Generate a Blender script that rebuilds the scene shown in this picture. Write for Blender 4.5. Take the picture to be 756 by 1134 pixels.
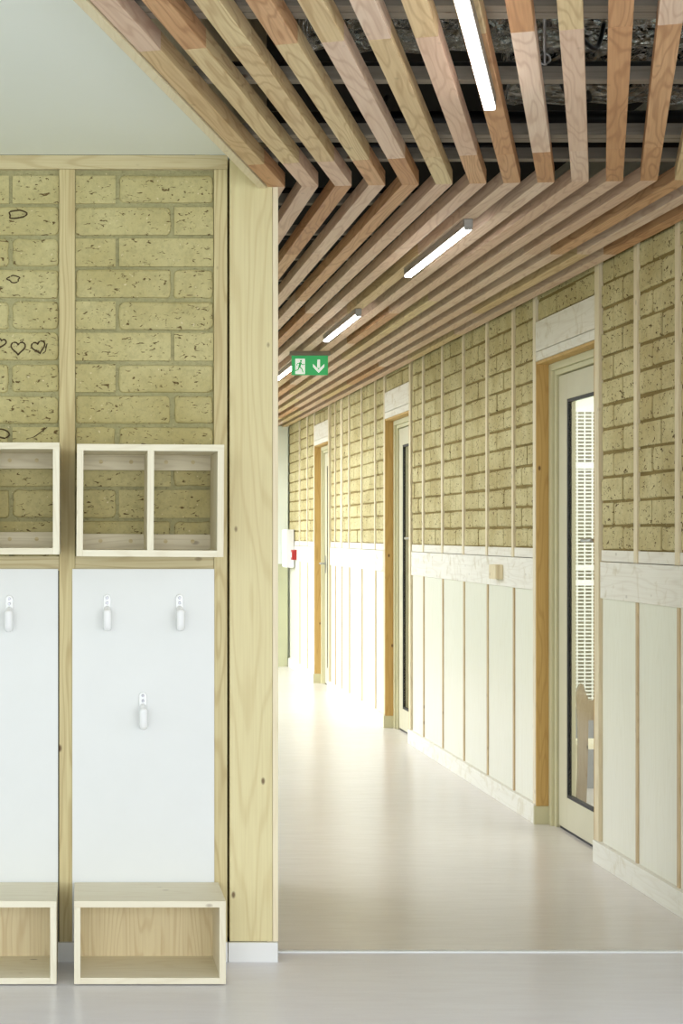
import bpy, bmesh, math, random
from mathutils import Vector, Matrix
random.seed(7)
C = bpy.context.scene
COL = C.collection
for o in list(bpy.data.objects): bpy.data.objects.remove(o)

# ------------------------------------------------------------------ camera, world, lights, exposure
F = 1900.0
cam = bpy.data.objects.new('camera', bpy.data.cameras.new('camera')); COL.objects.link(cam)
cam.location = (0, 0, 1.35); cam.rotation_euler = (math.pi/2, 0, 0)
cam.data.sensor_fit = 'HORIZONTAL'; cam.data.sensor_width = 36; cam.data.lens = F/756*36
cam.data.shift_x = (378-90)/756; cam.data.shift_y = (592-567)/756
cam.data.clip_start = 0.05; cam.data.clip_end = 200
C.camera = cam
C.view_settings.view_transform = 'Standard'; C.view_settings.look = 'None'
C.view_settings.exposure = 0.0; C.view_settings.gamma = 1; C.view_settings.use_curve_mapping = False
w = bpy.data.worlds.new('sky'); C.world = w; w.use_nodes = True
bg = w.node_tree.nodes['Background']; bg.inputs['Strength'].default_value = 1.35
_t = w.node_tree; _tc = _t.nodes.new('ShaderNodeTexCoord'); _sx = _t.nodes.new('ShaderNodeSeparateXYZ'); _r = _t.nodes.new('ShaderNodeValToRGB')
_t.links.new(_tc.outputs['Generated'], _sx.inputs[0]); _t.links.new(_sx.outputs[2], _r.inputs[0]); _t.links.new(_r.outputs[0], bg.inputs['Color'])
_r.color_ramp.elements[0].position = 0.0; _r.color_ramp.elements[0].color = (.30, .36, .26, 1)      # lawn outside
_r.color_ramp.elements[1].position = 0.03; _r.color_ramp.elements[1].color = (.90, .96, 1, 1)       # overcast sky

def area(name, loc, rot, sx, sy, power, color=(1, 1, 1)):
    l = bpy.data.lights.new(name, 'AREA'); l.shape = 'RECTANGLE'; l.size = sx; l.size_y = sy
    l.energy = power; l.color = color
    o = bpy.data.objects.new(name, l); COL.objects.link(o); o.location = loc; o.rotation_euler = rot
    return o
H = math.pi/2
area('foyer_fill_light', (0.5, -2.6, 1.5), (H-.02, 0, 0), 6.0, 2.3, 235, (.94, .975, 1))  # added soft fill from behind the camera; no window is built there
for l_ in (area('corridor_window_fill_light', (-1.7, 14.9, 2.55), (0, -H+.62, 0), 2.0, 5.6, 275, (.90, .96, 1)),
           area('corridor_window_fill_light', (-1.6, 9.4, 2.65), (0, -H+.75, 0), 1.8, 4.4, 70, (.92, .97, 1))): l_.data.spread = math.radians(120)  # this nearer lamp is added fill for the dim near corridor wall
area('classroom_fill_light', (4.4, 7.6, 1.5), (0, H, 0), 1.8, 4.0, 80, (1, .99, .96))  # added to light the classroom, hung before a blank wall
area('classroom_fill_light', (4.4, 13.6, 1.5), (0, H, 0), 1.8, 6.0, 90, (1, .99, .96))  # added fill so the room behind the second door is not unlit

# ------------------------------------------------------------------ materials
def lin(r, g, b):
    f = lambda c: (c/255)/12.92 if c/255 <= .04045 else ((c/255+.055)/1.055)**2.4
    return (f(r), f(g), f(b), 1)
def newmat(name, rough=.6, spec=.5, metal=0):
    m = bpy.data.materials.new(name); m.use_nodes = True
    b = m.node_tree.nodes['Principled BSDF']
    b.inputs['Roughness'].default_value = rough; b.inputs['Metallic'].default_value = metal
    b.inputs['Specular IOR Level'].default_value = spec
    return m, m.node_tree, b
def N(nt, t, **kw):
    n = nt.nodes.new(t)
    for k, v in kw.items():
        if hasattr(n, k) and k not in n.inputs: setattr(n, k, v)
        else: n.inputs[k].default_value = v
    return n
def mixc(nt, fac, a, b, mode='MIX'):
    n = nt.nodes.new('ShaderNodeMix'); n.data_type = 'RGBA'; n.blend_type = mode
    for s, v in ((n.inputs[0], fac), (n.inputs[6], a), (n.inputs[7], b)):
        if hasattr(v, 'is_linked'): nt.links.new(v, s)
        else: s.default_value = v
    return n.outputs[2]
def ramp(nt, src, stops):
    r = nt.nodes.new('ShaderNodeValToRGB'); nt.links.new(src, r.inputs[0])
    e = r.color_ramp.elements
    while len(e) < len(stops): e.new(.5)
    for i, (p, v) in enumerate(stops):
        e[i].position = p; e[i].color = (v, v, v, 1) if not isinstance(v, tuple) else v
    return r.outputs[0]
def bump(nt, b, h, s=.3, d=.004):
    n = nt.nodes.new('ShaderNodeBump'); n.inputs['Strength'].default_value = s; n.inputs['Distance'].default_value = d
    nt.links.new(h, n.inputs['Height']); nt.links.new(n.outputs[0], b.inputs['Normal'])
def plain(name, rgb, rough=.5, noise=.06, spec=.5, metal=0, scale=6):
    m, nt, b = newmat(name, rough, spec, metal)
    tc = N(nt, 'ShaderNodeTexCoord'); n = N(nt, 'ShaderNodeTexNoise', Scale=scale, Detail=4.0)
    nt.links.new(tc.outputs['Object'], n.inputs['Vector'])
    c = lin(*rgb); d = tuple(x*(1-noise*2) for x in c[:3])+(1,)
    nt.links.new(mixc(nt, ramp(nt, n.outputs[0], [(.35, 0), (.7, 1)]), c, d), b.inputs['Base Color'])
    return m
def wood(name, ca, cb, grain, axis=2, rough=.55, contrast=1.0, knots=1.0, gscale=1.0, stain=None, spec=.3):
    """ca/cb: two board tones picked per board, grain: dark line colour, axis: long axis of the grain"""
    m, nt, b = newmat(name, rough, spec)
    tc = N(nt, 'ShaderNodeTexCoord'); oi = N(nt, 'ShaderNodeObjectInfo')
    off = N(nt, 'ShaderNodeVectorMath', operation='MULTIPLY_ADD')
    cmb = N(nt, 'ShaderNodeCombineXYZ')
    for i in range(3): nt.links.new(oi.outputs['Random'], cmb.inputs[i])
    nt.links.new(cmb.outputs[0], off.inputs[0]); off.inputs[1].default_value = (37, 53, 71)
    nt.links.new(tc.outputs['Object'], off.inputs[2])
    mp = N(nt, 'ShaderNodeMapping'); nt.links.new(off.outputs[0], mp.inputs['Vector'])
    sc = [1, 1, 1]; sc[axis] = .10; mp.inputs['Scale'].default_value = sc
    big = N(nt, 'ShaderNodeTexNoise', Scale=9.0*gscale, Detail=2.0, Roughness=.45); nt.links.new(mp.outputs[0], big.inputs['Vector'])
    mul = N(nt, 'ShaderNodeMath', operation='MULTIPLY'); nt.links.new(big.outputs[0], mul.inputs[0]); mul.inputs[1].default_value = 95
    sn = N(nt, 'ShaderNodeMath', operation='SINE'); nt.links.new(mul.outputs[0], sn.inputs[0])
    rings = ramp(nt, sn.outputs[0], [(.0, 0), (.55, .25), (1, 1)])
    mp2 = N(nt, 'ShaderNodeMapping'); nt.links.new(off.outputs[0], mp2.inputs['Vector'])
    sc = [1, 1, 1]; sc[axis] = .02; mp2.inputs['Scale'].default_value = sc
    fine = N(nt, 'ShaderNodeTexNoise', Scale=170.0, Detail=2.0); nt.links.new(mp2.outputs[0], fine.inputs['Vector'])
    tone = mixc(nt, oi.outputs['Random'], lin(*ca), lin(*cb))
    patch = N(nt, 'ShaderNodeTexNoise', Scale=3.0, Detail=2.0); nt.links.new(off.outputs[0], patch.inputs['Vector'])
    tone = mixc(nt, ramp(nt, patch.outputs[0], [(.35, 0), (.7, .35)]), tone, lin(*cb))
    s1 = N(nt, 'ShaderNodeMath', operation='MULTIPLY'); nt.links.new(rings, s1.inputs[0]); s1.inputs[1].default_value = .38*contrast
    c1 = mixc(nt, s1.outputs[0], tone, lin(*grain))
    s2 = N(nt, 'ShaderNodeMath', operation='MULTIPLY'); nt.links.new(ramp(nt, fine.outputs[0], [(.4, 0), (.75, 1)]), s2.inputs[0]); s2.inputs[1].default_value = .30*contrast
    c2 = mixc(nt, s2.outputs[0], c1, lin(*grain))
    mp3 = N(nt, 'ShaderNodeMapping'); nt.links.new(off.outputs[0], mp3.inputs['Vector'])
    sc = [1, 1, 1]; sc[axis] = .55; mp3.inputs['Scale'].default_value = sc
    vo = N(nt, 'ShaderNodeTexVoronoi', Scale=13.0); nt.links.new(mp3.outputs[0], vo.inputs['Vector'])
    k = ramp(nt, vo.outputs['Distance'], [(.0, .95*knots), (.06, .8*knots), (.105, 0)])
    c3 = mixc(nt, k, c2, lin(92, 60, 34))
    if stain:
        st = N(nt, 'ShaderNodeTexNoise', Scale=7.0, Detail=5.0, Distortion=2.0); nt.links.new(off.outputs[0], st.inputs['Vector'])
        c3 = mixc(nt, ramp(nt, st.outputs[0], [(.55, 0), (.72, .6)]), c3, lin(*stain))
    nt.links.new(c3, b.inputs['Base Color'])
    bump(nt, b, rings, .12, .001)
    return m
def brick_mat(name, a, bb, pit=(96, 74, 44), scale=1.0, pits=1.0, pt=0.0):
    m, nt, b = newmat(name, .92, .15)
    tc = N(nt, 'ShaderNodeTexCoord')
    n1 = N(nt, 'ShaderNodeTexNoise', Scale=5.0, Detail=6.0); nt.links.new(tc.outputs['Object'], n1.inputs['Vector'])
    c = mixc(nt, ramp(nt, n1.outputs[0], [(.35, 0), (.68, 1)]), lin(*a), lin(*bb))
    n2 = N(nt, 'ShaderNodeTexNoise', Scale=60.0*scale, Detail=6.0, Roughness=.7); nt.links.new(tc.outputs['Object'], n2.inputs['Vector'])
    c = mixc(nt, ramp(nt, n2.outputs[0], [(.45, 0), (.75, .45)]), c, lin(*[int(x*.72) for x in a]))
    mp = N(nt, 'ShaderNodeMapping'); nt.links.new(tc.outputs['Object'], mp.inputs['Vector']); mp.inputs['Rotation'].default_value = (.5, .7, .4)
    mp.inputs['Scale'].default_value = (1, 1, 2.1)
    n3 = N(nt, 'ShaderNodeTexNoise', Scale=48.0*scale, Detail=3.0, Distortion=1.2); nt.links.new(mp.outputs[0], n3.inputs['Vector'])
    p = ramp(nt, n3.outputs[0], [(.0, 1.0*pits), (.33+pt, .9*pits), (.37+pt, 0)])
    c = mixc(nt, p, c, lin(*pit))
    n4 = N(nt, 'ShaderNodeTexNoise', Scale=80.0, Detail=2.0); nt.links.new(tc.outputs['Object'], n4.inputs['Vector'])
    c = mixc(nt, ramp(nt, n4.outputs[0], [(.70, 0), (.74, .7)]), c, lin(226, 214, 176))
    nt.links.new(c, b.inputs['Base Color'])
    inv = N(nt, 'ShaderNodeMath', operation='SUBTRACT'); nt.links.new(n2.outputs[0], inv.inputs[0]); nt.links.new(p, inv.inputs[1])
    bump(nt, b, inv.outputs[0], .6, .004)
    return m

M = {}
M['brick'] = brick_mat('clay_brick', (204, 194, 144), (188, 176, 124))
M['brick_dark'] = brick_mat('clay_brick_weathered', (208, 196, 150), (186, 170, 122), (84, 62, 34), .75, 1.0, .012)
M['mortar'] = brick_mat('clay_mortar', (184, 178, 136), (168, 163, 122), (130, 122, 84), 1.6, .6)
M['mortar_r'] = brick_mat('clay_mortar_brown', (150, 132, 84), (130, 112, 68), (90, 70, 40), 1.6, .6)
M['stud'] = wood('spruce_stud', (216, 203, 156), (206, 190, 142), (164, 136, 86), 2)
M['beam'] = wood('spruce_beam', (220, 208, 168), (212, 198, 156), (176, 152, 104), 0, knots=.5)
M['post'] = wood('spruce_post', (230, 219, 174), (222, 209, 160), (188, 162, 106), 2, contrast=.6, gscale=.7, knots=1.0)
M['pale_post'] = wood('pale_edge', (244, 234, 206), (240, 228, 198), (206, 184, 142), 2, contrast=.5)
M['ply_x'] = wood('pale_plywood_x', (240, 234, 212), (234, 226, 202), (200, 182, 146), 0, contrast=.45, knots=.5)
M['ply_z'] = wood('pale_plywood_z', (240, 234, 212), (234, 226, 202), (200, 182, 146), 2, contrast=.45, knots=.35)
M['ply_back'] = wood('knotty_back_board', (232, 218, 182), (224, 208, 168), (184, 152, 106), 2, contrast=.8, knots=1.0)
M['rail_wash'] = wood('washed_rail', (228, 220, 196), (218, 208, 180), (176, 160, 128), 0, contrast=.6, knots=.5)
M['slat'] = wood('douglas_slat', (218, 176, 134), (196, 146, 102), (148, 96, 58), 1, contrast=1.15, knots=.25, gscale=1.15)
M['slat_y'] = wood('yellow_slat', (226, 206, 160), (216, 188, 144), (166, 126, 80), 1, contrast=1.1, knots=.25, gscale=1.15)
M['slat_p'] = wood('pink_slat', (230, 206, 184), (218, 186, 160), (176, 130, 100), 1, contrast=.9, knots=.2, gscale=1.15)
M['fascia'] = wood('fascia_board', (236, 224, 190), (230, 216, 180), (196, 172, 124), 1, contrast=.4, knots=.2)
M['batten'] = wood('grey_batten', (150, 142, 128), (136, 128, 114), (104, 94, 80), 0, contrast=.6)
M['washed'] = wood('limewashed_board', (238, 234, 222), (232, 226, 212), (176, 156, 124), 1, contrast=.35, knots=.3, stain=(196, 182, 150), gscale=.8)
M['stud_w'] = wood('pale_stud', (236, 226, 200), (226, 212, 178), (178, 150, 100), 2, contrast=.5, knots=.5)  # pale tone carries the bright daylight on the door studs
M['stud_b'] = wood('brown_lower_stud', (214, 194, 156), (198, 174, 134), (146, 114, 74), 2, contrast=.7, knots=.7)
M['lining'] = wood('door_lining_pine', (206, 172, 108), (196, 158, 92), (150, 108, 52), 2, contrast=.7, knots=1)
M['lining_y'] = wood('door_head_pine', (206, 172, 108), (196, 158, 92), (150, 108, 52), 1, contrast=.7, knots=.5)
M['cream_panel'] = wood('waxed_cream_panel', (236, 234, 218), (230, 228, 212), (210, 204, 178), 2, rough=.32, contrast=.35, knots=0, spec=.5)
M['white_board'] = plain('white_laminate', (231, 233, 232), .45, .01)
M['white_wall'] = plain('white_plaster', (243, 248, 238), .8, .01, scale=1.5)  # faint green in the colour imitates green light bounced onto the foyer ceiling
M['skirting'] = plain('white_skirting', (236, 237, 236), .4, .01)
M['skirting_wash'] = wood('limewashed_skirting', (240, 238, 228), (234, 231, 218), (196, 184, 152), 1, contrast=.3, knots=.3, stain=(206, 196, 166))
M['door'] = plain('cream_door_paint', (206, 200, 172), .4, .02)
M['frame'] = plain('cream_frame_paint', (204, 198, 160), .45, .02)
M['plastic'] = plain('white_plastic', (244, 245, 246), .22, 0)
M['screw'] = plain('screw_metal', (150, 150, 155), .3, .05, metal=.8)
M['black'] = plain('black_rubber', (22, 22, 24), .5, .1)
M['pipe'] = plain('black_pipe_plastic', (26, 26, 28), .35, .1)
M['dark'] = plain('dark_void_fleece', (30, 27, 24), .95, .2, scale=3)
M['house'] = plain('lamp_housing_aluminium', (150, 148, 144), .35, .03, metal=.6)
M['steel'] = plain('brushed_steel', (190, 190, 188), .3, .03, metal=.9)
M['green'] = plain('exit_green', (40, 158, 84), .4, .02)
M['signwhite'] = plain('sign_white', (238, 238, 234), .4, .0)
def lit(name, rgb, e):
    m = plain(name, rgb, .4, 0); b = m.node_tree.nodes['Principled BSDF']; b.inputs['Emission Color'].default_value = lin(*rgb); b.inputs['Emission Strength'].default_value = e; return m
M['lit_green'] = lit('backlit_sign_green', (52, 168, 96), .45); M['lit_white'] = lit('backlit_sign_white', (244, 250, 244), .45)
M['red'] = plain('signal_red', (176, 36, 34), .4, .02)
M['grey'] = plain('grey_fabric', (150, 150, 152), .8, .05)
M['olive'] = plain('olive_wall_paint', (196, 196, 160), .7, .02)
M['rack_back'] = plain('grey_beige_board', (176, 168, 146), .7, .05)
M['carve'] = plain('carved_line', (78, 62, 36), .9, .1)
def foil():
    m, nt, b = newmat('crumpled_foil', .22, .5, 1.0)
    b.inputs['Base Color'].default_value = (.85, .84, .82, 1)
    tc = N(nt, 'ShaderNodeTexCoord'); v = N(nt, 'ShaderNodeTexVoronoi', Scale=34.0); n = N(nt, 'ShaderNodeTexNoise', Scale=26.0, Detail=5.0, Distortion=2.0)
    nt.links.new(tc.outputs['Object'], n.inputs['Vector']); nt.links.new(tc.outputs['Object'], v.inputs['Vector'])
    ad = N(nt, 'ShaderNodeMath', operation='ADD'); nt.links.new(v.outputs['Distance'], ad.inputs[0]); nt.links.new(n.outputs[0], ad.inputs[1])
    bump(nt, b, ad.outputs[0], 1.0, .07)
    return m
M['foil'] = foil()
def lamp_mat():
    m, nt, b = newmat('led_diffuser', .4)
    b.inputs['Base Color'].default_value = (1, 1, 1, 1); b.inputs['Emission Color'].default_value = (1, .985, .95, 1); b.inputs['Emission Strength'].default_value = 14
    return m
M['led'] = lamp_mat()
def glass_mat():
    m = bpy.data.materials.new('door_glass'); m.use_nodes = True; nt = m.node_tree
    nt.nodes.remove(nt.nodes['Principled BSDF']); out = nt.nodes['Material Output']
    t = N(nt, 'ShaderNodeBsdfTransparent'); t.inputs[0].default_value = (.93, .93, .92, 1)
    g = N(nt, 'ShaderNodeBsdfGlossy'); g.inputs['Roughness'].default_value = .03
    lw = N(nt, 'ShaderNodeLayerWeight'); lw.inputs[0].default_value = .5
    pw = N(nt, 'ShaderNodeMath', operation='POWER'); nt.links.new(lw.outputs['Facing'], pw.inputs[0]); pw.inputs[1].default_value = 6
    f = N(nt, 'ShaderNodeMath', operation='MULTIPLY_ADD'); nt.links.new(pw.outputs[0], f.inputs[0]); f.inputs[1].default_value = .16; f.inputs[2].default_value = .02
    mx = N(nt, 'ShaderNodeMixShader'); nt.links.new(f.outputs[0], mx.inputs[0]); nt.links.new(t.outputs[0], mx.inputs[1]); nt.links.new(g.outputs[0], mx.inputs[2])
    nt.links.new(mx.outputs[0], out.inputs[0]); return m
M['glass'] = glass_mat()
def floor_mat(name, a, b2, rough):
    m, nt, b = newmat(name, rough, .5)
    tc = N(nt, 'ShaderNodeTexCoord'); mp = N(nt, 'ShaderNodeMapping'); nt.links.new(tc.outputs['Object'], mp.inputs['Vector'])
    mp.inputs['Scale'].default_value = (1.0, 7.0, 1)
    n = N(nt, 'ShaderNodeTexNoise', Scale=5.0, Detail=8.0, Roughness=.65, Distortion=.6); nt.links.new(mp.outputs[0], n.inputs['Vector'])
    n2 = N(nt, 'ShaderNodeTexNoise', Scale=120.0, Detail=2.0); nt.links.new(mp.outputs[0], n2.inputs['Vector'])
    c = mixc(nt, ramp(nt, n.outputs[0], [(.35, 0), (.68, 1)]), lin(*a), lin(*b2))
    c = mixc(nt, ramp(nt, n2.outputs[0], [(.5, 0), (.8, .25)]), c, lin(*[int(x*.85) for x in a]))
    nt.links.new(c, b.inputs['Base Color'])
    r = N(nt, 'ShaderNodeMapRange'); nt.links.new(n.outputs[0], r.inputs[0]); r.inputs[3].default_value = rough-.05; r.inputs[4].default_value = rough+.08
    b.inputs['Roughness'].default_value = rough
    return m
M['floor_foyer'] = floor_mat('grey_linoleum', (236, 235, 241), (229, 227, 233), .28)
M['floor_hall'] = floor_mat('beige_linoleum', (226, 220, 214), (218, 211, 204), .24)

# ------------------------------------------------------------------ geometry helpers
def obj(name, bm, mat, parent=None, bevel=0, smooth=False, loc=None, rot=None):
    bmesh.ops.recalc_face_normals(bm, faces=bm.faces[:])
    if bevel:
        bmesh.ops.bevel(bm, geom=bm.edges[:], offset=bevel, segments=2, affect='EDGES', profile=.6)
    me = bpy.data.meshes.new(name); bm.to_mesh(me); bm.free()
    if smooth:
        for p in me.polygons: p.use_smooth = True
    mats = mat if isinstance(mat, list) else [mat]
    for m in mats: me.materials.append(m)
    o = bpy.data.objects.new(name, me); COL.objects.link(o)
    if loc: o.location = loc
    if rot: o.rotation_euler = rot
    if parent: o.parent = parent
    return o
def abox(bm, x0, x1, y0, y1, z0, z1):
    vs = [bm.verts.new(p) for p in ((x0,y0,z0),(x1,y0,z0),(x1,y1,z0),(x0,y1,z0),(x0,y0,z1),(x1,y0,z1),(x1,y1,z1),(x0,y1,z1))]
    for f in ((0,3,2,1),(4,5,6,7),(0,1,5,4),(1,2,6,5),(2,3,7,6),(3,0,4,7)): bm.faces.new([vs[i] for i in f])
    return vs
def box(name, mat, x0, x1, y0, y1, z0, z1, parent=None, bevel=0.0):
    """box whose origin is its centre (relative to the parent when given)"""
    cx, cy, cz = (x0+x1)/2, (y0+y1)/2, (z0+z1)/2
    bm = bmesh.new(); abox(bm, x0-cx, x1-cx, y0-cy, y1-cy, z0-cz, z1-cz)
    o = obj(name, bm, mat, parent, bevel)
    o.location = (cx, cy, cz)
    if parent: o.location = Vector((cx, cy, cz)) - parent.location
    return o
def empty(name, loc=(0,0,0), rz=0):
    o = bpy.data.objects.new(name, None); COL.objects.link(o); o.location = loc; o.rotation_euler = (0,0,rz); o.empty_display_size = .1
    return o
def tag(o, label, cat, group=None):
    o['label'] = label; o['category'] = cat
    if group: o['group'] = group
    return o
def struct(o): o['kind'] = 'structure'; return o
def tube(name, pts, r, mat, parent=None, seg=10, closed=False, sx=1.0):
    """swept tube through pts; sx widens the section along world X"""
    pts = [Vector(p) for p in pts]; bm = bmesh.new(); rings = []
    n = len(pts)
    for i, p in enumerate(pts):
        if closed: t = pts[(i+1) % n]-pts[i-1]
        else: t = pts[min(i+1, n-1)]-pts[max(i-1, 0)]
        t.normalize()
        up = Vector((1,0,0)) if abs(t.x) < .9 else Vector((0,0,1))
        a = (up - t*up.dot(t)).normalized(); b = t.cross(a)
        rr = r[i] if isinstance(r, (list, tuple)) else r
        rings.append([bm.verts.new(p + a*math.cos(2*math.pi*k/seg)*rr*sx + b*math.sin(2*math.pi*k/seg)*rr) for k in range(seg)])
    m = n if closed else n-1
    for i in range(m):
        A, B = rings[i], rings[(i+1) % n]
        for k in range(seg): bm.faces.new((A[k], A[(k+1)%seg], B[(k+1)%seg], B[k]))
    if not closed:
        bm.faces.new(rings[0][::-1]); bm.faces.new(rings[-1])
    return obj(name, bm, mat, parent, smooth=True)
def smooth_path(pts, n=6):
    P = [Vector(p) for p in pts]; out = []
    for i in range(len(P)-1):
        p0, p1, p2, p3 = P[max(i-1,0)], P[i], P[i+1], P[min(i+2,len(P)-1)]
        for k in range(n):
            t = k/n; out.append(.5*((2*p1)+(p2-p0)*t+(2*p0-5*p1+4*p2-p3)*t*t+(3*p1-p0-3*p2+p3)*t**3))
    out.append(P[-1]); return out

def brickwork(name, org, udir, length, z0, z1, course, zstart, joints, depth, mats, parent, out):
    """bricks with rounded arrises standing out of a mortar bed; joints(row) -> joint positions along u"""
    U = Vector(udir); O = Vector(out); Zv = Vector((0,0,1)); P0 = Vector(org)
    bm = bmesh.new()
    def pt(u, z, d): return P0 + U*u + Zv*z + O*d
    vs = [bm.verts.new(pt(*a)) for a in ((0,z0,0),(length,z0,0),(length,z1,0),(0,z1,0))]
    f = bm.faces.new(vs); f.material_index = 1
    vb = [bm.verts.new(pt(*a)) for a in ((0,z0,-.03),(length,z0,-.03),(length,z1,-.03),(0,z1,-.03))]
    bm.faces.new(vb[::-1]).material_index = 1
    for i in range(4): bm.faces.new((vs[i], vs[(i+1)%4], vb[(i+1)%4], vb[i])).material_index = 1
    J = .0115
    row = 0; zt = zstart
    while zt > z0:
        zb = zt-course
        a0, a1 = max(zb+J/2, z0+.004), min(zt-J/2, z1-.004)
        if a1-a0 > .012:
            js = [-.0055]+[j for j in joints(row) if .02 < j < length-.02]+[length+.0055]
            for i in range(len(js)-1):
                u0, u1 = max(js[i]+J/2, .0015), min(js[i+1]-J/2, length-.0015)
                if u1-u0 < .015: continue
                ph = random.uniform(0, 6.28); rd = random.uniform(.008, .020)
                d = depth*random.uniform(.75, 1.15)
                def loop(ins, dd, rad):
                    L = []; x0, x1, y0, y1 = u0+ins, u1-ins, a0+ins, a1-ins
                    rad = min(rad, (x1-x0)/2.2, (y1-y0)/2.2)
                    for (cx, cy, st) in ((x1-rad,y1-rad,0),(x0+rad,y1-rad,1),(x0+rad,y0+rad,2),(x1-rad,y0+rad,3)):
                        for k in range(4):
                            an = (st+k/3)*math.pi/2
                            L.append((cx+math.cos(an)*rad, cy+math.sin(an)*rad))
                    # straight runs get wobble points
                    out_ = []
                    for q in range(len(L)):
                        p, r_ = L[q], L[(q+1)%len(L)]
                        out_.append(p)
                        dist = math.hypot(r_[0]-p[0], r_[1]-p[1])
                        if dist > .03:
                            nn = 3
                            for s in range(1, nn):
                                out_.append((p[0]+(r_[0]-p[0])*s/nn, p[1]+(r_[1]-p[1])*s/nn))
                    res = []
                    for q, (x, y) in enumerate(out_):
                        wv = .0016*math.sin(x*70+ph)+.0013*math.cos(y*120+ph*2)+.0008*math.sin((x+y)*230+ph)
                        res.append(bm.verts.new(pt(min(max(x+wv, .001), length-.001), y+wv, dd)))
                    return res
                l0 = loop(0, -.001, rd); l1 = loop(.0022, d*.72, rd+.002); l2 = loop(.0085, d, rd+.004)
                n = min(len(l0), len(l1), len(l2))
                if not (len(l0) == len(l1) == len(l2)):
                    for L_ in (l0, l1, l2):
                        for v in L_: bm.verts.remove(v)
                    q = [bm.verts.new(pt(u, z, dd)) for dd in (-.001, d) for (u, z) in ((u0,a0),(u1,a0),(u1,a1),(u0,a1))]
                    bm.faces.new(q[4:]); 
                    for e in range(4): bm.faces.new((q[e], q[(e+1)%4], q[4+(e+1)%4], q[4+e]))
                    continue
                for A, B in ((l0, l1), (l1, l2)):
                    for k in range(n): bm.faces.new((A[k], A[(k+1)%n], B[(k+1)%n], B[k]))
                bm.faces.new(l2)
        zt = zb; row += 1
    me = bpy.data.meshes.new(name)
    bmesh.ops.recalc_face_normals(bm, faces=bm.faces[:])
    bm.to_mesh(me); bm.free()
    for m in mats: me.materials.append(m)
    o = bpy.data.objects.new(name, me); COL.objects.link(o)
    o.parent = parent
    if parent: o.location = -parent.location
    return o

# ------------------------------------------------------------------ floors, ceilings
YW = 5.43                     # face of the wall with the coat hooks
YT = 5.545                    # threshold between foyer and corridor
XR = 2.12                     # stud faces of the corridor's long wall
ZS = 2.45                     # underside of the slats
ZC = 2.552                    # white ceiling
fl = struct(box('floor', M['floor_foyer'], -5, 5.0, -3.0, YT, -.1, 0))
fl2 = struct(box('floor', M['floor_hall'], .3, 5.0, YT, 18.2, -.1, 0.0))
tr = struct(box('trim_1', M['skirting'], .625, 2.13, YT-.008, YT+.014, 0.0, .005))

TH = math.atan(575/1900); U = Vector((math.sin(TH), math.cos(TH), 0)); NN = Vector((math.cos(TH), -math.sin(TH), 0))
def mitre(X): return 5.43 - .0856*(X-.6445)
# white ceiling left of the fascia
def poly_prism(name, mat, pts, z0, z1):
    bm = bmesh.new(); a = [bm.verts.new((x,y,z0)) for x,y in pts]; b = [bm.verts.new((x,y,z1)) for x,y in pts]
    bm.faces.new(a); bm.faces.new(b[::-1])
    for i in range(len(pts)): bm.faces.new((a[i], a[(i+1)%len(pts)], b[(i+1)%len(pts)], b[i]))
    return obj(name, bm, mat)
XF = .6445-.052-.005          # inner line of the fascia at the bend
def fx(y, off=0): return XF+off-(YW-y)*math.tan(TH)
struct(poly_prism('ceiling', M['white_wall'], [(-5,-1.2),(fx(-1.2,-.026),-1.2),(fx(YW,-.026),YW),(-5,YW)], ZC, ZC+.05))
struct(box('ceiling', M['dark'], -1.6, 2.3, -1.2, 18.2, 3.02, 3.08))
# fascia board beside the first slat
bm = bmesh.new()
L = 6.6
q = []
for z in (ZS-.004, 3.02):
    for off in (-.026, -.0005):
        for y in (YW-.001, YW-L): q.append(bm.verts.new((fx(y, off), y, z)))
for f in ((0,1,3,2),(4,6,7,5),(0,4,5,1),(2,3,7,6),(0,2,6,4),(1,5,7,3)): bm.faces.new([q[i] for i in f])
struct(obj('trim_2', bm, M['fascia']))

# ------------------------------------------------------------------ the wall with the hooks
WL = struct(empty('wall_left', (0, YW+.1, 0)))
def px(x): return (x-90)/350
def pz(y): return 1.35+(592-y)/350
PX = lambda x, d=5.43: (x-90)*d/F
bays = [(-1.75, px(-97)), (px(-80), px(65.5)), (px(83), px(237))]
studs_l = [(px(-97), px(-80)), (px(65.5), px(83)), (px(237), px(251.6))]
courses = .0997; z_start = pz(226.5)+courses
def jl(first, second, n=6):
    return lambda r: [(first if r % 2 == 0 else second)+k*.305 for k in range(-2, n)]
brickwork('brick_infill', (bays[0][0], YW+.021, 0), (1,0,0), bays[0][1]-bays[0][0], pz(632), pz(187), courses, z_start, jl(.12,.27), .010, [M['brick'], M['mortar']], WL, (0,-1,0))
brickwork('brick_infill', (bays[1][0], YW+.021, 0), (1,0,0), bays[1][1]-bays[1][0], pz(632), pz(187), courses, z_start, lambda r: [.262, -.04] if r % 2 == 0 else [.085], .010, [M['brick'], M['mortar']], WL, (0,-1,0))
brickwork('brick_infill', (bays[2][0], YW+.021, 0), (1,0,0), bays[2][1]-bays[2][0], pz(632), pz(187), courses, z_start, lambda r: [.134] if r % 2 == 0 else [.309], .010, [M['brick'], M['mortar']], WL, (0,-1,0))
for a, b in studs_l: box('stud', M['stud'], a, b, YW, YW+.10, .0, pz(187)-.0005, WL, .0015)
box('head_beam', M['beam'], -1.75, px(252), YW-.001, YW+.10, pz(187), ZC-.001, WL, .0015)
for (a, b) in bays: box('middle_rail', M['beam'], a+.0005, b-.0005, YW+.006, YW+.09, pz(632), pz(616), WL, .001)
box('backing', M['dark'], -1.75, .60, YW+.105, YW+.14, 0, ZC-.001, WL)
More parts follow.
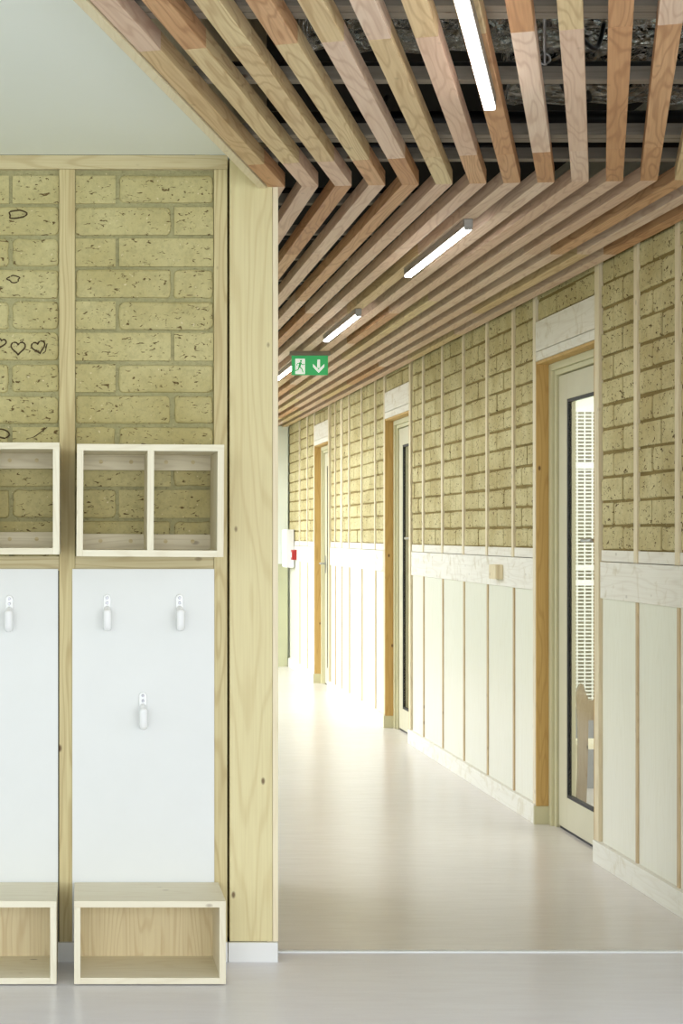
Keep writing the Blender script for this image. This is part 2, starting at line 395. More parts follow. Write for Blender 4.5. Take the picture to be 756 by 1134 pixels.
struct(box('baseboard_left', M['skirting'], -1.75, px(252)-.001, YW-.014, YW-.0005, 0, .062, None, .0015))
struct(box('baseboard_left', M['skirting'], px(252)+.001, px(307), YW-.016, YW-.0005, 0, .062, None, .0015))
# carved doodles on the bricks of the left bay
def carve(pts, r=.0024, closed=True):
    P = [(px(x), YW+.0105, pz(y)) for x, y in pts]
    o = tube('carved_drawing', P, r, M['carve'], WL, 6, closed); o.location = -WL.location; return o
def heart(cx, cy, s, rot=0):
    out = []
    for i in range(26):
        t = 2*math.pi*i/26
        x = 16*math.sin(t)**3/16; y = -(13*math.cos(t)-5*math.cos(2*t)-2*math.cos(3*t)-math.cos(4*t))/16
        out.append((cx+s*(x*math.cos(rot)-y*math.sin(rot)), cy+s*(x*math.sin(rot)+y*math.cos(rot))))
    return out
def blob(cx, cy, a, b, seed):
    rr = random.Random(seed); ph = [rr.uniform(0, 6.28) for _ in range(3)]
    return [(cx+a*math.cos(t)*(1+.2*math.sin(3*t+ph[0])+.08*math.sin(5*t+ph[1])), cy+b*math.sin(t)*(1+.2*math.sin(2*t+ph[2]))) for t in [2*math.pi*i/24 for i in range(24)]]
carve(blob(18.5, 236.5, 9.5, 5.0, 3)); carve(blob(15, 308.5, 6.5, 3.4, 5))
carve(heart(20, 384.5, 8.0)); carve(heart(42.5, 383.5, 7.6, -.25)); carve(heart(1, 379, 5.5, .2))
carve([(22,377),(26,374.5),(24,379)], .0014, False); carve([(29,486),(38,483.5),(48,476),(52,473)], .0013, False); carve(blob(3, 480, 6, 5.5, 8))
carve([(50,385),(52,380),(50,389),(47,391)], .0014, False)

# square pilaster at the corner and its pale edge board
P = empty('timber_post', (px(278), YW+.05, .062))
tag(P, 'wide pale spruce post at the corner where the hook wall meets the corridor', 'post')
def tbox(name, mat, par, x0, x1, y0, y1, z0, z1, bev=.0015): return box(name, mat, x0, x1, y0, y1, z0, z1, par, bev)
tbox('post_body', M['post'], P, px(254.3), px(301.7), YW-.0003, YW+.10, .0625, ZC+.0, .002)
o = tbox('edge_board', M['pale_post'], P, px(302), px(308), YW+.0002, YW+.10, .0625, ZC+.0, .001)
o['label'] = 'paler narrow edge board'
# corridor's other side behind the post, opening into windows further on
WN = struct(empty('wall_near', (.55, 9, 0)))
tbox('wall_panel', M['white_wall'], WN, .50, .60, YW+.15, 6.7, 0, 3.02, 0)
for y in (8.6, 10.6, 12.7, 14.9, 17.1): tbox('window_post', M['post'], WN, .50, .58, y-.05, y+.05, 0, 2.4, 0)
tbox('window_head', M['post'], WN, .50, .58, 6.71, 18.0, 2.4, 3.02, 0)
tbox('window_sill', M['post'], WN, .50, .58, 6.71, 18.0, 0, .12, 0)

# white boards the hooks are screwed to
for (x0, x1, lab) in ((-80, 64.3, 'white laminate hook board left of the brown stud, cut by the frame edge'), (80, 237, 'white laminate hook board with three hooks above the complete bench')):
    b = box('hook_board', M['white_board'], px(x0), px(x1), YW-.0095, YW-.0005, .063, pz(630), None, .001)
    tag(b, lab, 'wall board', None)

# coat hooks
def make_hook(loc):
    h = empty('coat_hook', loc)
    bm = bmesh.new()
    # back plate: capsule, slightly domed
    def cap(hw, z0, z1, d):
        L = []
        for k in range(9): a = math.pi*k/8; L.append(bm.verts.new((hw*math.cos(a), -d, z1-hw+hw*math.sin(a))))
        for k in range(9): a = math.pi+math.pi*k/8; L.append(bm.verts.new((hw*math.cos(a), -d, z0+hw+hw*math.sin(a))))
        return L
    l = [cap(.0125, -.085, 0, 0), cap(.0125, -.085, 0, .006), cap(.0105, -.083, -.002, .0085)]
    for A, B in zip(l, l[1:]):
        for k in range(len(A)): bm.faces.new((A[k], A[(k+1)%len(A)], B[(k+1)%len(A)], B[k]))
    bm.faces.new(l[-1]); bm.faces.new(l[0][::-1])
    obj('back_plate', bm, M['plastic'], h, smooth=False)
    pts = smooth_path([(0,-.006,-.042),(0,-.018,-.05),(0,-.030,-.068),(0,-.036,-.090),(0,-.046,-.104),(0,-.058,-.102),(0,-.064,-.088),(0,-.066,-.064),(0,-.068,-.044)], 5)
    n = len(pts); rr = [.0065+.0025*min(1, i/(n*.5)) for i in range(n)]; rr[-1] = .004; rr[-2] = .007
    tube('hook_arm', pts, rr, M['plastic'], h, 14, sx=1.45)
    for z in (-.011, -.027):
        bm = bmesh.new(); bmesh.ops.create_cone(bm, cap_ends=True, segments=16, radius1=.0048, radius2=.0036, depth=.003, matrix=Matrix.Translation((0,-.0098,z)) @ Matrix.Rotation(math.pi/2, 4, 'X'))
        obj('screw', bm, M['screw'], h)
    return h
def copy_tree(o, parent=None):
    c = o.copy(); COL.objects.link(c); c.parent = parent
    for ch in [x for x in bpy.data.objects if x.parent == o]: copy_tree(ch, c)
    return c
hooks = [(118.5, 658, 'white coat hook, upper left of the three on the fully visible board'), (198.5, 658, 'white coat hook, upper right of the three on the fully visible board'),
         (158, 766, 'white coat hook, lowest one, centred below the other two'), (10.5, 659, 'white coat hook on the board cut by the left frame edge')]
src = None
for x, y, lab in hooks:
    loc = (px(x), YW-.0094, pz(y))
    h = make_hook(loc) if src is None else copy_tree(src)
    h.location = loc; src = src or h
    tag(h, lab, 'coat hook', 'white coat hooks')

# open shelf boxes
YB = 5.135; KB = F/YB       # px per metre at the front of shelves and benches
def bx(x): return (x-90)/KB
def bz(y): return 1.35+(592-y)/KB
def make_shelf(x0, x1, y0, y1, full=True, tilt=0):
    X0, X1, Z1, Z0 = bx(x0), bx(x1), bz(y0), bz(y1); t = .0195; yb = YW-.001
    s = empty('wall_shelf', ((X0+X1)/2, yb, Z0))
    tbox('side_panel', M['ply_z'], s, X0, X0+t, YB, yb, Z0, Z1-t, .0008)
    tbox('side_panel', M['ply_z'], s, X1-t, X1, YB, yb, Z0, Z1-t, .0008)
    tbox('top_panel', M['ply_x'], s, X0, X1, YB-.0005, yb, Z1-t, Z1, .0008)
    tbox('bottom_panel', M['ply_x'], s, X0+t, X1-t, YB-.0005, yb, Z0, Z0+t, .0008)
    xm = (X0+X1)/2+.001
    tbox('divider', M['ply_z'], s, xm-t/2, xm+t/2, YB, yb-.02, Z0+t, Z1-t, .0008)
    r1 = tbox('back_rail', M['rail_wash'], s, X0+t, X1-t, yb-.018, yb, Z1-t-.048, Z1-t, .001)
    r2 = tbox('back_rail', M['rail_wash'], s, X0+t, X1-t, yb-.018, yb, Z0+t, Z0+t+.048, .001)
    for r in (r1, r2):
        for xx in (-.145, -.05, .06, .145):
            bm = bmesh.new(); bmesh.ops.create_cone(bm, cap_ends=True, segments=14, radius1=.0065, radius2=.0065, depth=.0012, matrix=Matrix.Translation((xx, -.0095, .002)) @ Matrix.Rotation(math.pi/2, 4, 'X'))
            obj('screw_plug', bm, M['beam'], r)
    s.rotation_euler = (0, tilt, 0)
    return s
tag(make_shelf(84.5, 247.5, 492, 616.5, tilt=.006), 'open two-compartment pale plywood wall shelf above the three coat hooks', 'shelf')
tag(make_shelf(65.8-163, 65.8, 490, 614), 'open pale plywood wall shelf cut by the left frame edge', 'shelf')
def make_bench(x0, x1):
    X0, X1 = bx(x0), bx(x1); t = .019; Z1 = bz(998); yb = YW-.0155
    s = empty('bench_box', ((X0+X1)/2, (YB+yb)/2, 0))
    tbox('seat_board', M['ply_x'], s, X0, X1, YB, yb, Z1-t, Z1, .001)
    tbox('side_panel', M['ply_z'], s, X0, X0+t, YB, yb, .004, Z1-t, .001)
    tbox('side_panel', M['ply_z'], s, X1-t, X1, YB, yb, .004, Z1-t, .001)
    tbox('bottom_board', M['ply_x'], s, X0+t, X1-t, YB, yb, .004, .004+t, .001)
    tbox('back_panel', M['ply_back'], s, X0+t, X1-t, yb-.012, yb, .004+t, Z1-t, 0)
    for a in (X0+.03, X1-.03):
        for b in (YB+.03, yb-.03):
            tbox('foot', M['black'], s, a-.012, a+.012, b-.012, b+.012, 0, .004, 0)
    return s
tag(make_bench(82, 250), 'low open plywood bench box standing under the three coat hooks', 'bench')
tag(make_bench(62.5-168, 62.5), 'low open plywood bench box cut by the left frame edge', 'bench')

# ------------------------------------------------------------------ the long corridor wall
def Yp(x): return F*XR/(x-90)
WR = struct(empty('wall_right', (XR, 11, 0)))
ZR0, ZR1, ZR2 = 1.09, 1.24, 1.286
YEND = 17.62
doors = [(Yp(658.5), Yp(593)), (Yp(452.8), Yp(426)), (Yp(363.2), Yp(348))]
spans = [(5.0, Yp(664.5)+0), ]
segs = [(4.6, Yp(664)), (Yp(590), Yp(455)), (Yp(423.7), Yp(365.2)), (Yp(346.5), YEND)]
seg_studs = [[6.571, 6.115, 5.66, 5.2], [Yp(x) for x in (467.5, 488.7, 512, 538, 567)], [Yp(x) for x in (370.3, 377.5, 385.7, 399.5, 414.5)], [Yp(x) for x in (339.6, 331)]]
for (ya, yb), st in zip(segs, seg_studs):
    ya, yb = min(ya, yb), max(ya, yb)
    tbox('backing', M['white_wall'], WR, XR+.055, XR+.14, ya, yb, 0, 3.02, 0)
    st = sorted(st)
    W = .036
    edges = [ya]+[v for s in st for v in (s-W/2, s+W/2)]+[yb]
    for i in range(0, len(edges), 2):
        a, b = edges[i]+.0003, edges[i+1]-.0003
        off = random.uniform(.0, .05); l = b-a
        f1, f2 = l*.36+off*.3, l*.66-off*.2
        if l < .35: f1, f2 = l*.45, l*.8
        brickwork('brick_infill', (XR+.014, a, 0), (0,1,0), l, ZR2, 2.52, .0985, ZR2+.0985*13, (lambda f1, f2: lambda r: [f1] if r % 2 == 0 else [f2])(f1, f2), .0065, [M['brick_dark'], M['mortar_r']], WR, (-1,0,0))
        s0 = a-(.006 if i else 0); s1 = b+(.006 if i < len(edges)-2 else 0)
        p = tbox('lower_panel', M['cream_panel'], WR, XR+.0115, XR+.05, s0, s1, .09, ZR0+.01, 0)
    for s in st:
        w = W if abs(s-Yp(377.5)) > .02 else .085
        tbox('stud', M['stud_w'], WR, XR, XR+.05, s-w/2, s+w/2, ZR1, 2.52, .001)
        tbox('lower_stud', M['stud_b'], WR, XR+.005, XR+.05, s-.0115, s+.0115, .09, ZR0, .001)
    tbox('ledge_board', M['washed'], WR, XR+.006, XR+.05, ya, yb, ZR1+.0015, ZR2, .001)
    tbox('wide_rail', M['washed'], WR, XR+.001, XR+.05, ya, yb, ZR0, ZR1-.0015, .001)
for (a, b) in ((4.6, doors[0][0]), (doors[0][1], doors[1][0]), (doors[1][1], doors[2][0]), (doors[2][1], YEND-.101)):
    struct(box('baseboard_right', M['skirting_wash'], XR-.010, XR+.055, a+.0006, b-.0006, 0, .0915, None, .002))
# door-side studs run floor to slats
for i, (ya, yb) in enumerate(doors):
    for (a, b) in ((ya-.055, ya), (yb, yb+.045)):
        tbox('door_stud', M['stud_w'], WR, XR-.002, XR+.05, a, b, .092 if a < ya else .092, 2.52, .001)
    # lintel boards and the bricks above them
    a, b = ya+.0005, yb-.0005
    tbox('lintel_board', M['washed'], WR, XR-.001, XR+.05, a, b, 2.202, 2.34, .001)
    tbox('lintel_board', M['washed'], WR, XR-.001, XR+.05, a, b, 2.157, 2.199, .001)
    l = b-a
    brickwork('brick_infill', (XR+.014, a, 0), (0,1,0), l, 2.342, 2.52, .0985, 2.342+.0985*2, (lambda l: lambda r: [l*.33, l*.66] if r % 2 else [l*.2, l*.5, l*.82])(l), .0065, [M['brick_dark'], M['mortar_r']], WR, (-1,0,0))
    tbox('backing', M['white_wall'], WR, XR+.055, XR+.14, ya-.04, yb+.04, 2.16, 3.02, 0)

# doors
def make_door(n, ya, yb, handle):
    d = struct(empty('door_%d' % n, (XR+.06, (ya+yb)/2, 0)))
    x1 = XR+.062
    tbox('lining', M['lining'], d, XR+.0, x1, yb-.014, yb-.0005, .085, 2.155, .0005)
    tbox('lining', M['lining'], d, XR+.0, x1, ya+.0005, ya+.014, .0, 2.155, .0005)
    tbox('head_lining', M['lining_y'], d, XR+.002, x1, ya+.0145, yb-.0145, 2.142, 2.1555, .0005)
    for (a, b) in ((yb-.018, yb-.0012),):
        tbox('plinth_block', M['frame'], d, XR-.012, x1, a, b, 0, .084, .001)
    fz = 2.14
    for s in (0, 1):
        def yy(v, w_): return (yb-.015-v-w_, yb-.015-v) if s else (ya+.015+v, ya+.015+v+w_)
        a, b = yy(0, .045); tbox('door_frame', M['frame'], d, x1-.006, x1+.07, a, b, 0, fz, .002)
        a, b = yy(.046, .028); tbox('frame_rebate', M['frame'], d, x1+.008, x1+.07, a, b, 0, fz-.022, .002)
    tbox('door_frame', M['frame'], d, x1-.006, x1+.07, ya+.0605, yb-.0605, fz-.032, fz, .002)
    tbox('frame_rebate', M['frame'], d, x1+.008, x1+.07, ya+.09, yb-.09, fz-.055, fz-.0325, .002)
    la, lb, lz = ya+.093, yb-.093, 2.08
    X0, X1 = XR+.082, XR+.125
    st = .125
    leaf = empty('door_leaf', (X0, (la+lb)/2, 0)); 
    def pl(nm, mat, *a, bev=.002):
        o = box(nm, mat, *a, parent=leaf, bevel=bev); return o
    pl('stile', M['door'], X0, X1, lb-st, lb, .012, lz); pl('stile', M['door'], X0, X1, la, la+st, .012, lz)
    pl('top_rail', M['door'], X0, X1, la+st, lb-st, lz-.115, lz); pl('bottom_rail', M['door'], X0, X1, la+st, lb-st, .012, .155)
    g0, g1, h0, h1 = la+st, lb-st, .155, lz-.115
    bm = bmesh.new(); t = .012
    abox(bm, X0+.003, X0+.020, g1-t, g1, h0, h1); abox(bm, X0+.003, X0+.020, g0, g0+t, h0, h1)
    abox(bm, X0+.003, X0+.020, g0+t, g1-t, h0, h0+.014); abox(bm, X0+.003, X0+.020, g0+t, g1-t, h1-.014, h1)
    g = obj('glazing_gasket', bm, M['black'], leaf); g.location = -leaf.location
    pl('glass_pane', M['glass'], X0+.008, X0+.014, g0+t, g1-t, h0+.014, h1-.014, bev=0)
    HZ = 1.09 if handle == 'far' else 1.325
    hy = lb-.06 if handle == 'far' else la+.06; sgn = -1 if handle == 'far' else 1
    p = pl('handle_rose', M['steel'], X0-.008, X0, hy-.018, hy+.018, HZ-.09, HZ+.07, bev=.003)
    t = tube('lever_handle', smooth_path([(X0-.006, hy, HZ), (X0-.045, hy, HZ), (X0-.055, hy+sgn*.015, HZ), (X0-.055, hy+sgn*.12, HZ)], 4), .009, M['steel'], leaf, 10); t.location = -leaf.location
    bm = bmesh.new(); abox(bm, X0+.002, X0+.006, lb+.0005, lb+.004, 0.02, 1.13)
    s_ = obj('hinge_seal', bm, M['black'], leaf); s_.location = -leaf.location
    leaf.location = leaf.location - d.location; leaf.parent = d
    struct(box('trim_%d' % (n+2), M['black'], X0+.004, X1-.004, la+.01, lb-.01, 0, .010))
for n, ((ya, yb), hh) in enumerate(zip(doors, ('near', 'near', 'far')), 1): make_door(n, ya, yb, hh)

# far end of the corridor
WB = struct(empty('wall_back', (1.4, 17.62, 0)))
tbox('upper_panel', M['white_wall'], WB, .4, XR-.0125, YEND-.10, YEND+.05, 1.05, 2.46, 0)
tbox('lower_panel', M['olive'], WB, .4, XR-.0125, YEND-.085, YEND+.05, 0, 1.0495, 0)
tbox('end_slab', M['white_wall'], WB, .4, XR+.2, YEND+.055, YEND+.2, 0, 3.02, 0)
# small things on the long wall
b = box('wall_block', M['ply_back'], XR-.038, XR+.0008, 8.63, 8.77, 1.125, 1.198, None, .003); tag(b, 'small wooden block screwed to the limewashed rail left of the nearest door', 'wall block')
nb = empty('wall_cabinet', (XR, 17.30, 1.02)); tag(nb, 'flat white wall box near the far end of the corridor', 'wall box')
tbox('box_body', M['skirting'], nb, XR-.075, XR-.0005, 17.1, 17.45, 1.02, 1.40, .003); tbox('box_door', M['signwhite'], nb, XR-.080, XR-.0755, 17.11, 17.44, 1.03, 1.39, .001)
cp = empty('call_point', (XR, 16.95, 1.11)); tag(cp, 'small red alarm call point beside the white box at the corridor end', 'alarm')
tbox('housing', M['red'], cp, XR-.045, XR-.0005, 16.9, 17.0, 1.10, 1.20, .004); tbox('press_plate', M['signwhite'], cp, XR-.047, XR-.0455, 16.925, 16.975, 1.125, 1.175, 0)

# ------------------------------------------------------------------ slatted ceiling
GAPX = .1041; SW = .052; SH = .045
def rx(k): return .7486+GAPX*k                     # right edge of slat k at the bend
mats3 = [M['slat'], M['slat_y'], M['slat_p']]
def pick(k, j, near): 
    r = random.random()
    return mats3[0] if r < (.42 if near else .25) else (mats3[1] if r < (.68 if near else .42) else mats3[2])
def board(parent, L0, L1, R0, R1, mat, z0=ZS, z1=ZS+SH):
    """a slat board from plan points (left start, left end, right start, right end), local Y along the grain"""
    pts = [Vector((*p, 0)) for p in (L0, R0, R1, L1)]
    c = sum(pts, Vector())/4; d = (Vector((*L1,0))-Vector((*L0,0))).normalized()
    ang = math.atan2(-d.x, d.y)
    R = Matrix.Rotation(-ang, 3, 'Z')
    bm = bmesh.new(); zc = (z0+z1)/2
    a = [bm.verts.new((R @ (p-c)) + Vector((0,0,z0-zc))) for p in pts]; b = [bm.verts.new((R @ (p-c)) + Vector((0,0,z1-zc))) for p in pts]
    bm.faces.new(a); bm.faces.new(b[::-1])
    for i in range(4): bm.faces.new((a[i], a[(i+1)%4], b[(i+1)%4], b[i]))
    o = obj('board', bm, mat, parent, .0012)
    o.location = c + Vector((0,0,zc)) - parent.location; o.rotation_euler = (0,0,ang)
    return o
KN = range(-1, 14)
g = .0012
for k in KN:
    XRr = rx(k); XL = XRr-SW
    # corridor run
    s = empty('ceiling_slat', (XRr-SW/2, 6.5, ZS))
    side = 'first' if k == -1 else None
    cuts = [6.74] + [6.74+1.35*j+(0.0 if k % 2 else .45) for j in range(1, 9) if 6.74+1.35*j < 17]
    if k in (0, 3, 8): cuts = cuts[1:]
    ys = [None]+[c for c in cuts if c < 17.0]+[YEND+.05 if k < 13 else YEND+.05]
    for j in range(len(ys)-1):
        if j == 0: L0, R0 = (XL, mitre(XL)+g), (XRr, mitre(XRr)+g)
        else: L0, R0 = (XL, ys[j]+g), (XRr, ys[j]+g)
        e = ys[j+1]-g
        board(s, L0, (XL, e), R0, (XRr, e), pick(k, j, False))
    pos = {-1: 'first slat beside the post', 13: 'last slat touching the brick wall'}.get(k)
    names = ['second','third','fourth','fifth','sixth','seventh','eighth','ninth','tenth','eleventh','twelfth','thirteenth','fourteenth']
    pos = pos or (names[k]+' slat counted from the corner post')
    tag(s, 'wooden slat of the corridor ceiling, '+pos, 'ceiling slat', 'slats along the corridor ceiling')
    # foyer run, turning away at the mitre
    s = empty('ceiling_slat', (XRr-.3, 4.5, ZS))
    def back(X, dist):
        p = Vector((X, mitre(X), 0)) - U*(dist); return (p.x, p.y)
    cuts = [.36+.012*k, 1.61+.01*k, 2.9+.02*k, 4.2]
    ds = [g]+cuts+[6.2]
    # perpendicular cuts: the distance from the mitre differs a little left/right
    def edge(X, dist, first): 
        if first: return back(X, dist)
        extra = (Vector((X, mitre(X), 0))-Vector((XRr, mitre(XRr), 0))).dot(U)
        return back(X, dist+extra)
    for j in range(len(ds)-1):
        a0, a1 = ds[j]+(0 if j == 0 else g), ds[j+1]-g
        board(s, edge(XL, a0, j == 0), edge(XL, a1, False), edge(XRr, a0, j == 0), edge(XRr, a1, False), pick(k, j, True))
    pos = {-1: 'leftmost, beside the pale fascia board', 13: 'rightmost of all'}.get(k) or (names[k]+' from the left fascia board')
    tag(s, 'wooden slat of the foyer ceiling, '+pos, 'ceiling slat', 'slats over the foyer')

# battens across the slats, and services above
ZB = ZS+SH+.0005
def fasc_x(y): return fx(y, .004) if y < YW else .61
ORD = ['nearest','second nearest','third nearest','fourth nearest','fifth nearest','sixth nearest','seventh nearest','eighth nearest','ninth nearest','tenth nearest']+['far one, number %d' % i for i in range(11, 40)]
bl = [(3.14,0),(3.74,0),(4.34,0),(4.94,0),(5.25,0)]+[(5.95+.6*i,0) for i in range(19)]
bats = {True: [], False: []}
for i, (y, _) in enumerate(bl):
    for dy in (((0, .05) if y in (3.74, 4.94, 1.94, 3.14) else (0,))):
        x0 = fasc_x(y+dy+.04)+.002
        b = box('ceiling_batten', M['batten'], x0, XR+.02 if y > YW else 2.4, y+dy-.022, y+dy+.022, ZB, ZB+.034, None, .001)
        where = 'over the foyer' if y < YW else 'over the corridor'
        tag(b, 'x', 'batten', 'battens '+where); bats[y < YW].append((abs(y+dy-YW), b, where))
for L_ in bats.values():
    for i, (_, b, where) in enumerate(sorted(L_, key=lambda t: t[0])): b['label'] = 'grey batten above the slats %s, %s to the ceiling bend' % (where, ORD[i]) if i < 10 else 'grey batten above the slats %s, counted %d from the bend' % (where, i+1)
for y, z, r in ((4.64, 2.605, .024), (5.17, 2.60, .026), (5.50, 2.60, .024), (3.30, 2.60, .026), (4.12, 2.64, .018), (3.66, 2.60, .02)):
    t = tube('black_pipe', [(fasc_x(y)+.05, y, z), (1.2, y, z), (2.45, y-.02, z)], r, M['pipe'], None, 16)
    tag(t, 'black round pipe above the foyer slats, %s to the ceiling bend' % {4.64: 'third nearest', 5.17: 'second nearest', 5.50: 'nearest', 3.30: 'farthest', 4.12: 'fourth nearest', 3.66: 'fifth nearest'}[y], 'pipe', 'black pipes above the foyer slats')
for y, z, r in ((6.4, 2.62, .026), (7.3, 2.63, .026), (8.6, 2.63, .026), (10, 2.62, .026)):
    t = tube('black_pipe', [(.66, y, z), (1.3, y, z), (2.12, y+.02, z)], r, M['pipe'], None, 12)
    tag(t, 'black round pipe above the corridor slats, %s to the ceiling bend' % {6.4: 'nearest', 7.3: 'second nearest', 8.6: 'third nearest', 10: 'farthest'}[y], 'pipe', 'black pipes above the corridor slats')
def duct(pts, r, lab):
    P = smooth_path(pts, 8); rr = [r*(1+.04*math.sin(i*2.1)) for i in range(len(P))]
    t = tube('foil_duct', P, rr, M['foil'], None, 20); tag(t, lab, 'duct')
duct([(.60, 4.62, 2.81), (1.0, 4.64, 2.81), (1.7, 4.6, 2.81), (2.5, 4.63, 2.81)], .15, 'crumpled silver foil duct above the foyer slats, one row short of the bend')
duct([(1.30, 5.24, 2.81), (1.7, 5.20, 2.80), (2.1, 5.22, 2.80), (2.5, 5.2, 2.80)], .14, 'crumpled silver foil duct right above the ceiling bend')
duct([(-.1, 3.98, 2.83), (.9, 4.02, 2.82), (1.6, 3.9, 2.80), (2.4, 4.05, 2.83)], .13, 'wide crumpled silver foil duct further out over the foyer')
for pts in ([(1.12,4.18,2.66),(1.22,4.25,2.60),(1.30,4.34,2.58),(1.34,4.40,2.66)], [(1.30,4.72,2.64),(1.38,4.84,2.575),(1.46,4.94,2.60),(1.5,5.08,2.66)],
            [(.72,4.72,2.64),(.80,4.84,2.60),(.85,4.92,2.57),(.9,5.06,2.64)], [(.95,3.72,2.68),(1.02,3.85,2.58),(1.08,3.95,2.58),(1.05,4.05,2.66)], [(1.52,4.2,2.66),(1.56,4.28,2.58),(1.62,4.36,2.62),(1.60,4.41,2.67)]):
    t = tube('black_cable', smooth_path(pts, 8), .006, M['pipe'], None, 8)
    tag(t, 'thin black cable sagging between the pipes above the slats', 'cable', 'black cables above the slats')
# threaded hanger with eye, seen through the gap
hg = empty('pipe_hanger', (1.16, 4.30, 2.53)); tag(hg, 'dark threaded rod hanger with an eye, seen through the slat gap', 'hanger')
tube('rod', [(0,0,0),(0,0,.49)], .004, M['steel'], hg, 8)
tube('eye', [(.014*math.cos(a), 0, .012+.014*math.sin(a)) for a in [i*math.pi/8 for i in range(16)]], .003, M['steel'], hg, 6, True)

# linear lamps in the slat gaps
def make_lamp(loc, ang, L=1.10):
    o = empty('linear_lamp', loc, ang)
    bm = bmesh.new(); abox(bm, -.0155, .0155, -L/2-.008, L/2+.008, -.029, -.0005); obj('housing', bm, M['house'], o, .002)
    bm = bmesh.new(); abox(bm, -.0135, .0135, -L/2, L/2, -.039, -.0292); obj('diffuser', bm, M['led'], o, .003)
    for s in (-1, 1):
        bm = bmesh.new(); abox(bm, -.0140, .0140, s*(L/2+.004)-.0035, s*(L/2+.004)+.0035, -.0385, -.0292); obj('end_cap', bm, M['house'], o, .001)
    return o
XLp = rx(6)-SW/2
labs = ['glowing LED strip lamp in the corridor ceiling, nearest after the bend', 'glowing LED strip lamp just above the green exit sign', 'glowing LED strip lamp half hidden left of the exit sign',
        'glowing LED strip lamp far down the corridor beyond the exit sign', 'glowing LED strip lamp at the far end of the corridor']
src = None
for i in range(5):
    y = 6.53+2.37*i
    l = make_lamp((XLp, y, ZS), 0) if src is None else copy_tree(src)
    l.location = (XLp, y, ZS); src = src or l
    tag(l, labs[i], 'lamp', 'corridor strip lamps')
p_end = Vector((XLp, mitre(XLp), 0))
# foyer lamp sits in the same gap, starting 0.98 m before the bend
c = Vector((XLp-.3026*(mitre(XLp)-4.297), 4.297, 0)) - U*.555; l = copy_tree(src); l.location = (c.x, c.y, ZS); l.rotation_euler = (0,0,-TH)
tag(l, 'glowing LED strip lamp between the foyer slats at the top of the picture', 'lamp', None)
if 'group' in l: del l['group']

# ------------------------------------------------------------------ exit sign
D = 10.3; ex = (343-90)/F*D
E = empty('exit_sign', (ex, D, ZS)); tag(E, 'green emergency exit sign with running figure and down arrow hanging from slats', 'exit sign')
def eb(nm, mat, x0, x1, y0, y1, z0, z1, bev=.001):
    bm = bmesh.new(); abox(bm, x0, x1, y0, y1, z0, z1); return obj(nm, bm, mat, E, bev)
br = eb('bracket', M['batten'], -.120, .120, -.022, .022, -.026, -.0005, .003); br['label'] = 'brown mounting bar'
eb('sign_plate', M['lit_green'], -.110, .108, -.004, .004, -.143, -.0262)
wp = eb('white_field', M['lit_white'], -.088, -.030, -.0052, -.0041, -.137, -.045, 0)
def flat(nm, polys, mat, y=-.0056):
    bm = bmesh.new()
    for poly in polys:
        a = [bm.verts.new((x, y, z)) for x, z in poly]; b = [bm.verts.new((x, y+.0012, z)) for x, z in poly]
        bm.faces.new(a); bm.faces.new(b[::-1])
        for i in range(len(poly)): bm.faces.new((a[i], a[(i+1)%len(poly)], b[(i+1)%len(poly)], b[i]))
    return obj(nm, bm, mat, E)
def limb(x0, z0, x1, z1, w):
    d = Vector((x1-x0, z1-z0)).normalized(); n = Vector((-d.y, d.x))*w/2
    return [(x0+n.x, z0+n.y), (x0-n.x, z0-n.y), (x1-n.x, z1-n.y), (x1+n.x, z1+n.y)]
cx = -.058
flat('running_figure', [[(cx+.004+.0065*math.cos(a), -.058+.0065*math.sin(a)) for a in [i*math.pi/6 for i in range(12)]],
    limb(cx+.002,-.066,cx-.006,-.094,.013), limb(cx+.002,-.069,cx-.018,-.074,.005), limb(cx-.018,-.074,cx-.022,-.086,.005),
    limb(cx+.002,-.070,cx+.014,-.082,.005), limb(cx+.014,-.082,cx+.026,-.078,.005),
    limb(cx-.006,-.093,cx+.010,-.106,.007), limb(cx+.010,-.106,cx+.016,-.128,.006), limb(cx-.007,-.093,cx-.014,-.112,.007), limb(cx-.014,-.112,cx-.030,-.116,.006)], M['lit_green'], -.0066)
ax = .052
flat('down_arrow', [[(ax-.008,-.050),(ax-.008,-.100),(ax+.008,-.100),(ax+.008,-.050)],
    [(ax,-.130),(ax-.034,-.094),(ax-.034,-.076),(ax,-.110)], [(ax,-.130),(ax,-.110),(ax+.034,-.076),(ax+.034,-.094)]], M['lit_white'])

# ------------------------------------------------------------------ classroom seen through the nearest door
struct(box('wall_classroom', M['white_wall'], 4.55, 4.65, 4.6, 18, 0, 2.75)); struct(box('wall_classroom', M['white_wall'], XR+.145, 4.54, 9.7, 9.8, 0, 2.75))
struct(box('wall_classroom', M['white_wall'], XR+.145, 4.54, 4.5, 4.6, 0, 2.75)); struct(box('ceiling', M['white_wall'], XR+.31, 4.65, 4.5, 18.0, 2.76, 2.84))
g_ = empty('wire_rack', (2.75, 9.1, 0)); tag(g_, 'white wire mesh rack standing behind the nearest glass door', 'rack')
bm = bmesh.new(); z = .46
while z < 2.0: abox(bm, -.28, .28, -.002, .002, z, z+.007); z += .0195
for i in range(15): abox(bm, -.28+.04*i-.004, -.28+.04*i+.004, .0022, .006, .45, 2.02)
obj('mesh_panel', bm, M['signwhite'], g_)
for z in (.44, 1.08, 1.16, 1.70, 2.0):
    bm = bmesh.new(); abox(bm, -.30, .30, -.008, -.0025, z, z+.03); obj('cross_rail', bm, M['signwhite'], g_)
for s in (-1, 1):
    bm = bmesh.new(); abox(bm, s*.29-.012, s*.29+.012, -.0, .024, 0, 2.03); obj('upright', bm, M['signwhite'], g_, .001)
bm = bmesh.new(); abox(bm, -.27, .27, .05, .30, .26, .30); obj('base_shelf', bm, M['skirting'], g_, .002)
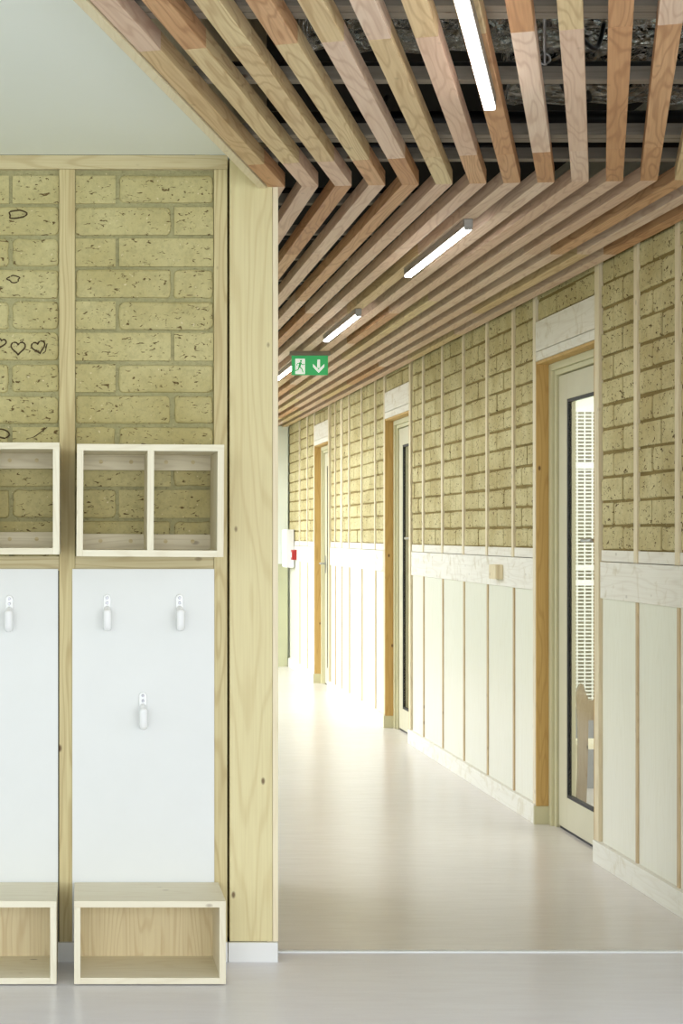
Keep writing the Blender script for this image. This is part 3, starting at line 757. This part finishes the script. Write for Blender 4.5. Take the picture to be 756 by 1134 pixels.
bm = bmesh.new(); abox(bm, -.30, .30, .03, .06, .0, .44); obj('rear_panel', bm, M['grey'], g_, .001)
bm = bmesh.new(); abox(bm, -.30, .30, .10, .13, .44, 2.02); obj('rear_board', bm, M['rack_back'], g_, .001)
# child's chair with tall rounded side boards
M['chair_wood'] = wood('grey_brown_chair_wood', (164, 148, 126), (152, 136, 114), (120, 96, 70), 2, contrast=.5, knots=.2)
ch = empty('wooden_chair', (2.66, 8.60, 0), 0); tag(ch, 'small wooden chair with rounded side boards behind the nearest glass door', 'chair')
def side(x):
    prof = [(-.026+.010*math.sin(i/20*3), .53*i/20) for i in range(21)]
    top = [(-.0245+.022*(1-math.cos(a)), .53+.075*math.sin(a)) for a in [math.pi*j/8 for j in range(1, 8)]]
    other = [(.022+.010*math.sin((1-i/20)*2), .53*(1-i/20)) for i in range(21)]
    P_ = prof+top+other; bm = bmesh.new()
    a = [bm.verts.new((p, -.012, z)) for p, z in P_]; b = [bm.verts.new((p, .012, z)) for p, z in P_]
    bm.faces.new(a); bm.faces.new(b[::-1])
    for i in range(len(P_)): bm.faces.new((a[i], a[(i+1)%len(P_)], b[(i+1)%len(P_)], b[i]))
    o = obj('side_board', bm, M['chair_wood'], ch); o.location = (x, 0, 0)
side(-.155); side(.155)
bm = bmesh.new(); abox(bm, -.132, .132, -.012, .24, .275, .300); obj('seat', bm, M['ply_x'], ch, .002)
bm = bmesh.new(); abox(bm, -.132, .132, -.010, .004, .42, .52); obj('backrest', bm, M['chair_wood'], ch, .002)
for s_ in (-1, 1):
    bm = bmesh.new(); abox(bm, s_*.115-.012, s_*.115+.012, .20, .224, 0, .2748); obj('leg', bm, M['ply_z'], ch, .002)
bm = bmesh.new()
bmesh.ops.create_uvsphere(bm, u_segments=28, v_segments=14, radius=1)
for v in bm.verts: v.co = Vector((v.co.x*.13, v.co.y*.13, .09+v.co.z*.09*(1.0 if abs(v.co.z) < .7 else .98)))
cu = obj('floor_cushion', bm, M['grey'], None, smooth=True); cu.location = (2.645, 8.30, 0)
tag(cu, 'round grey cushion on the floor behind the nearest glass door', 'cushion')
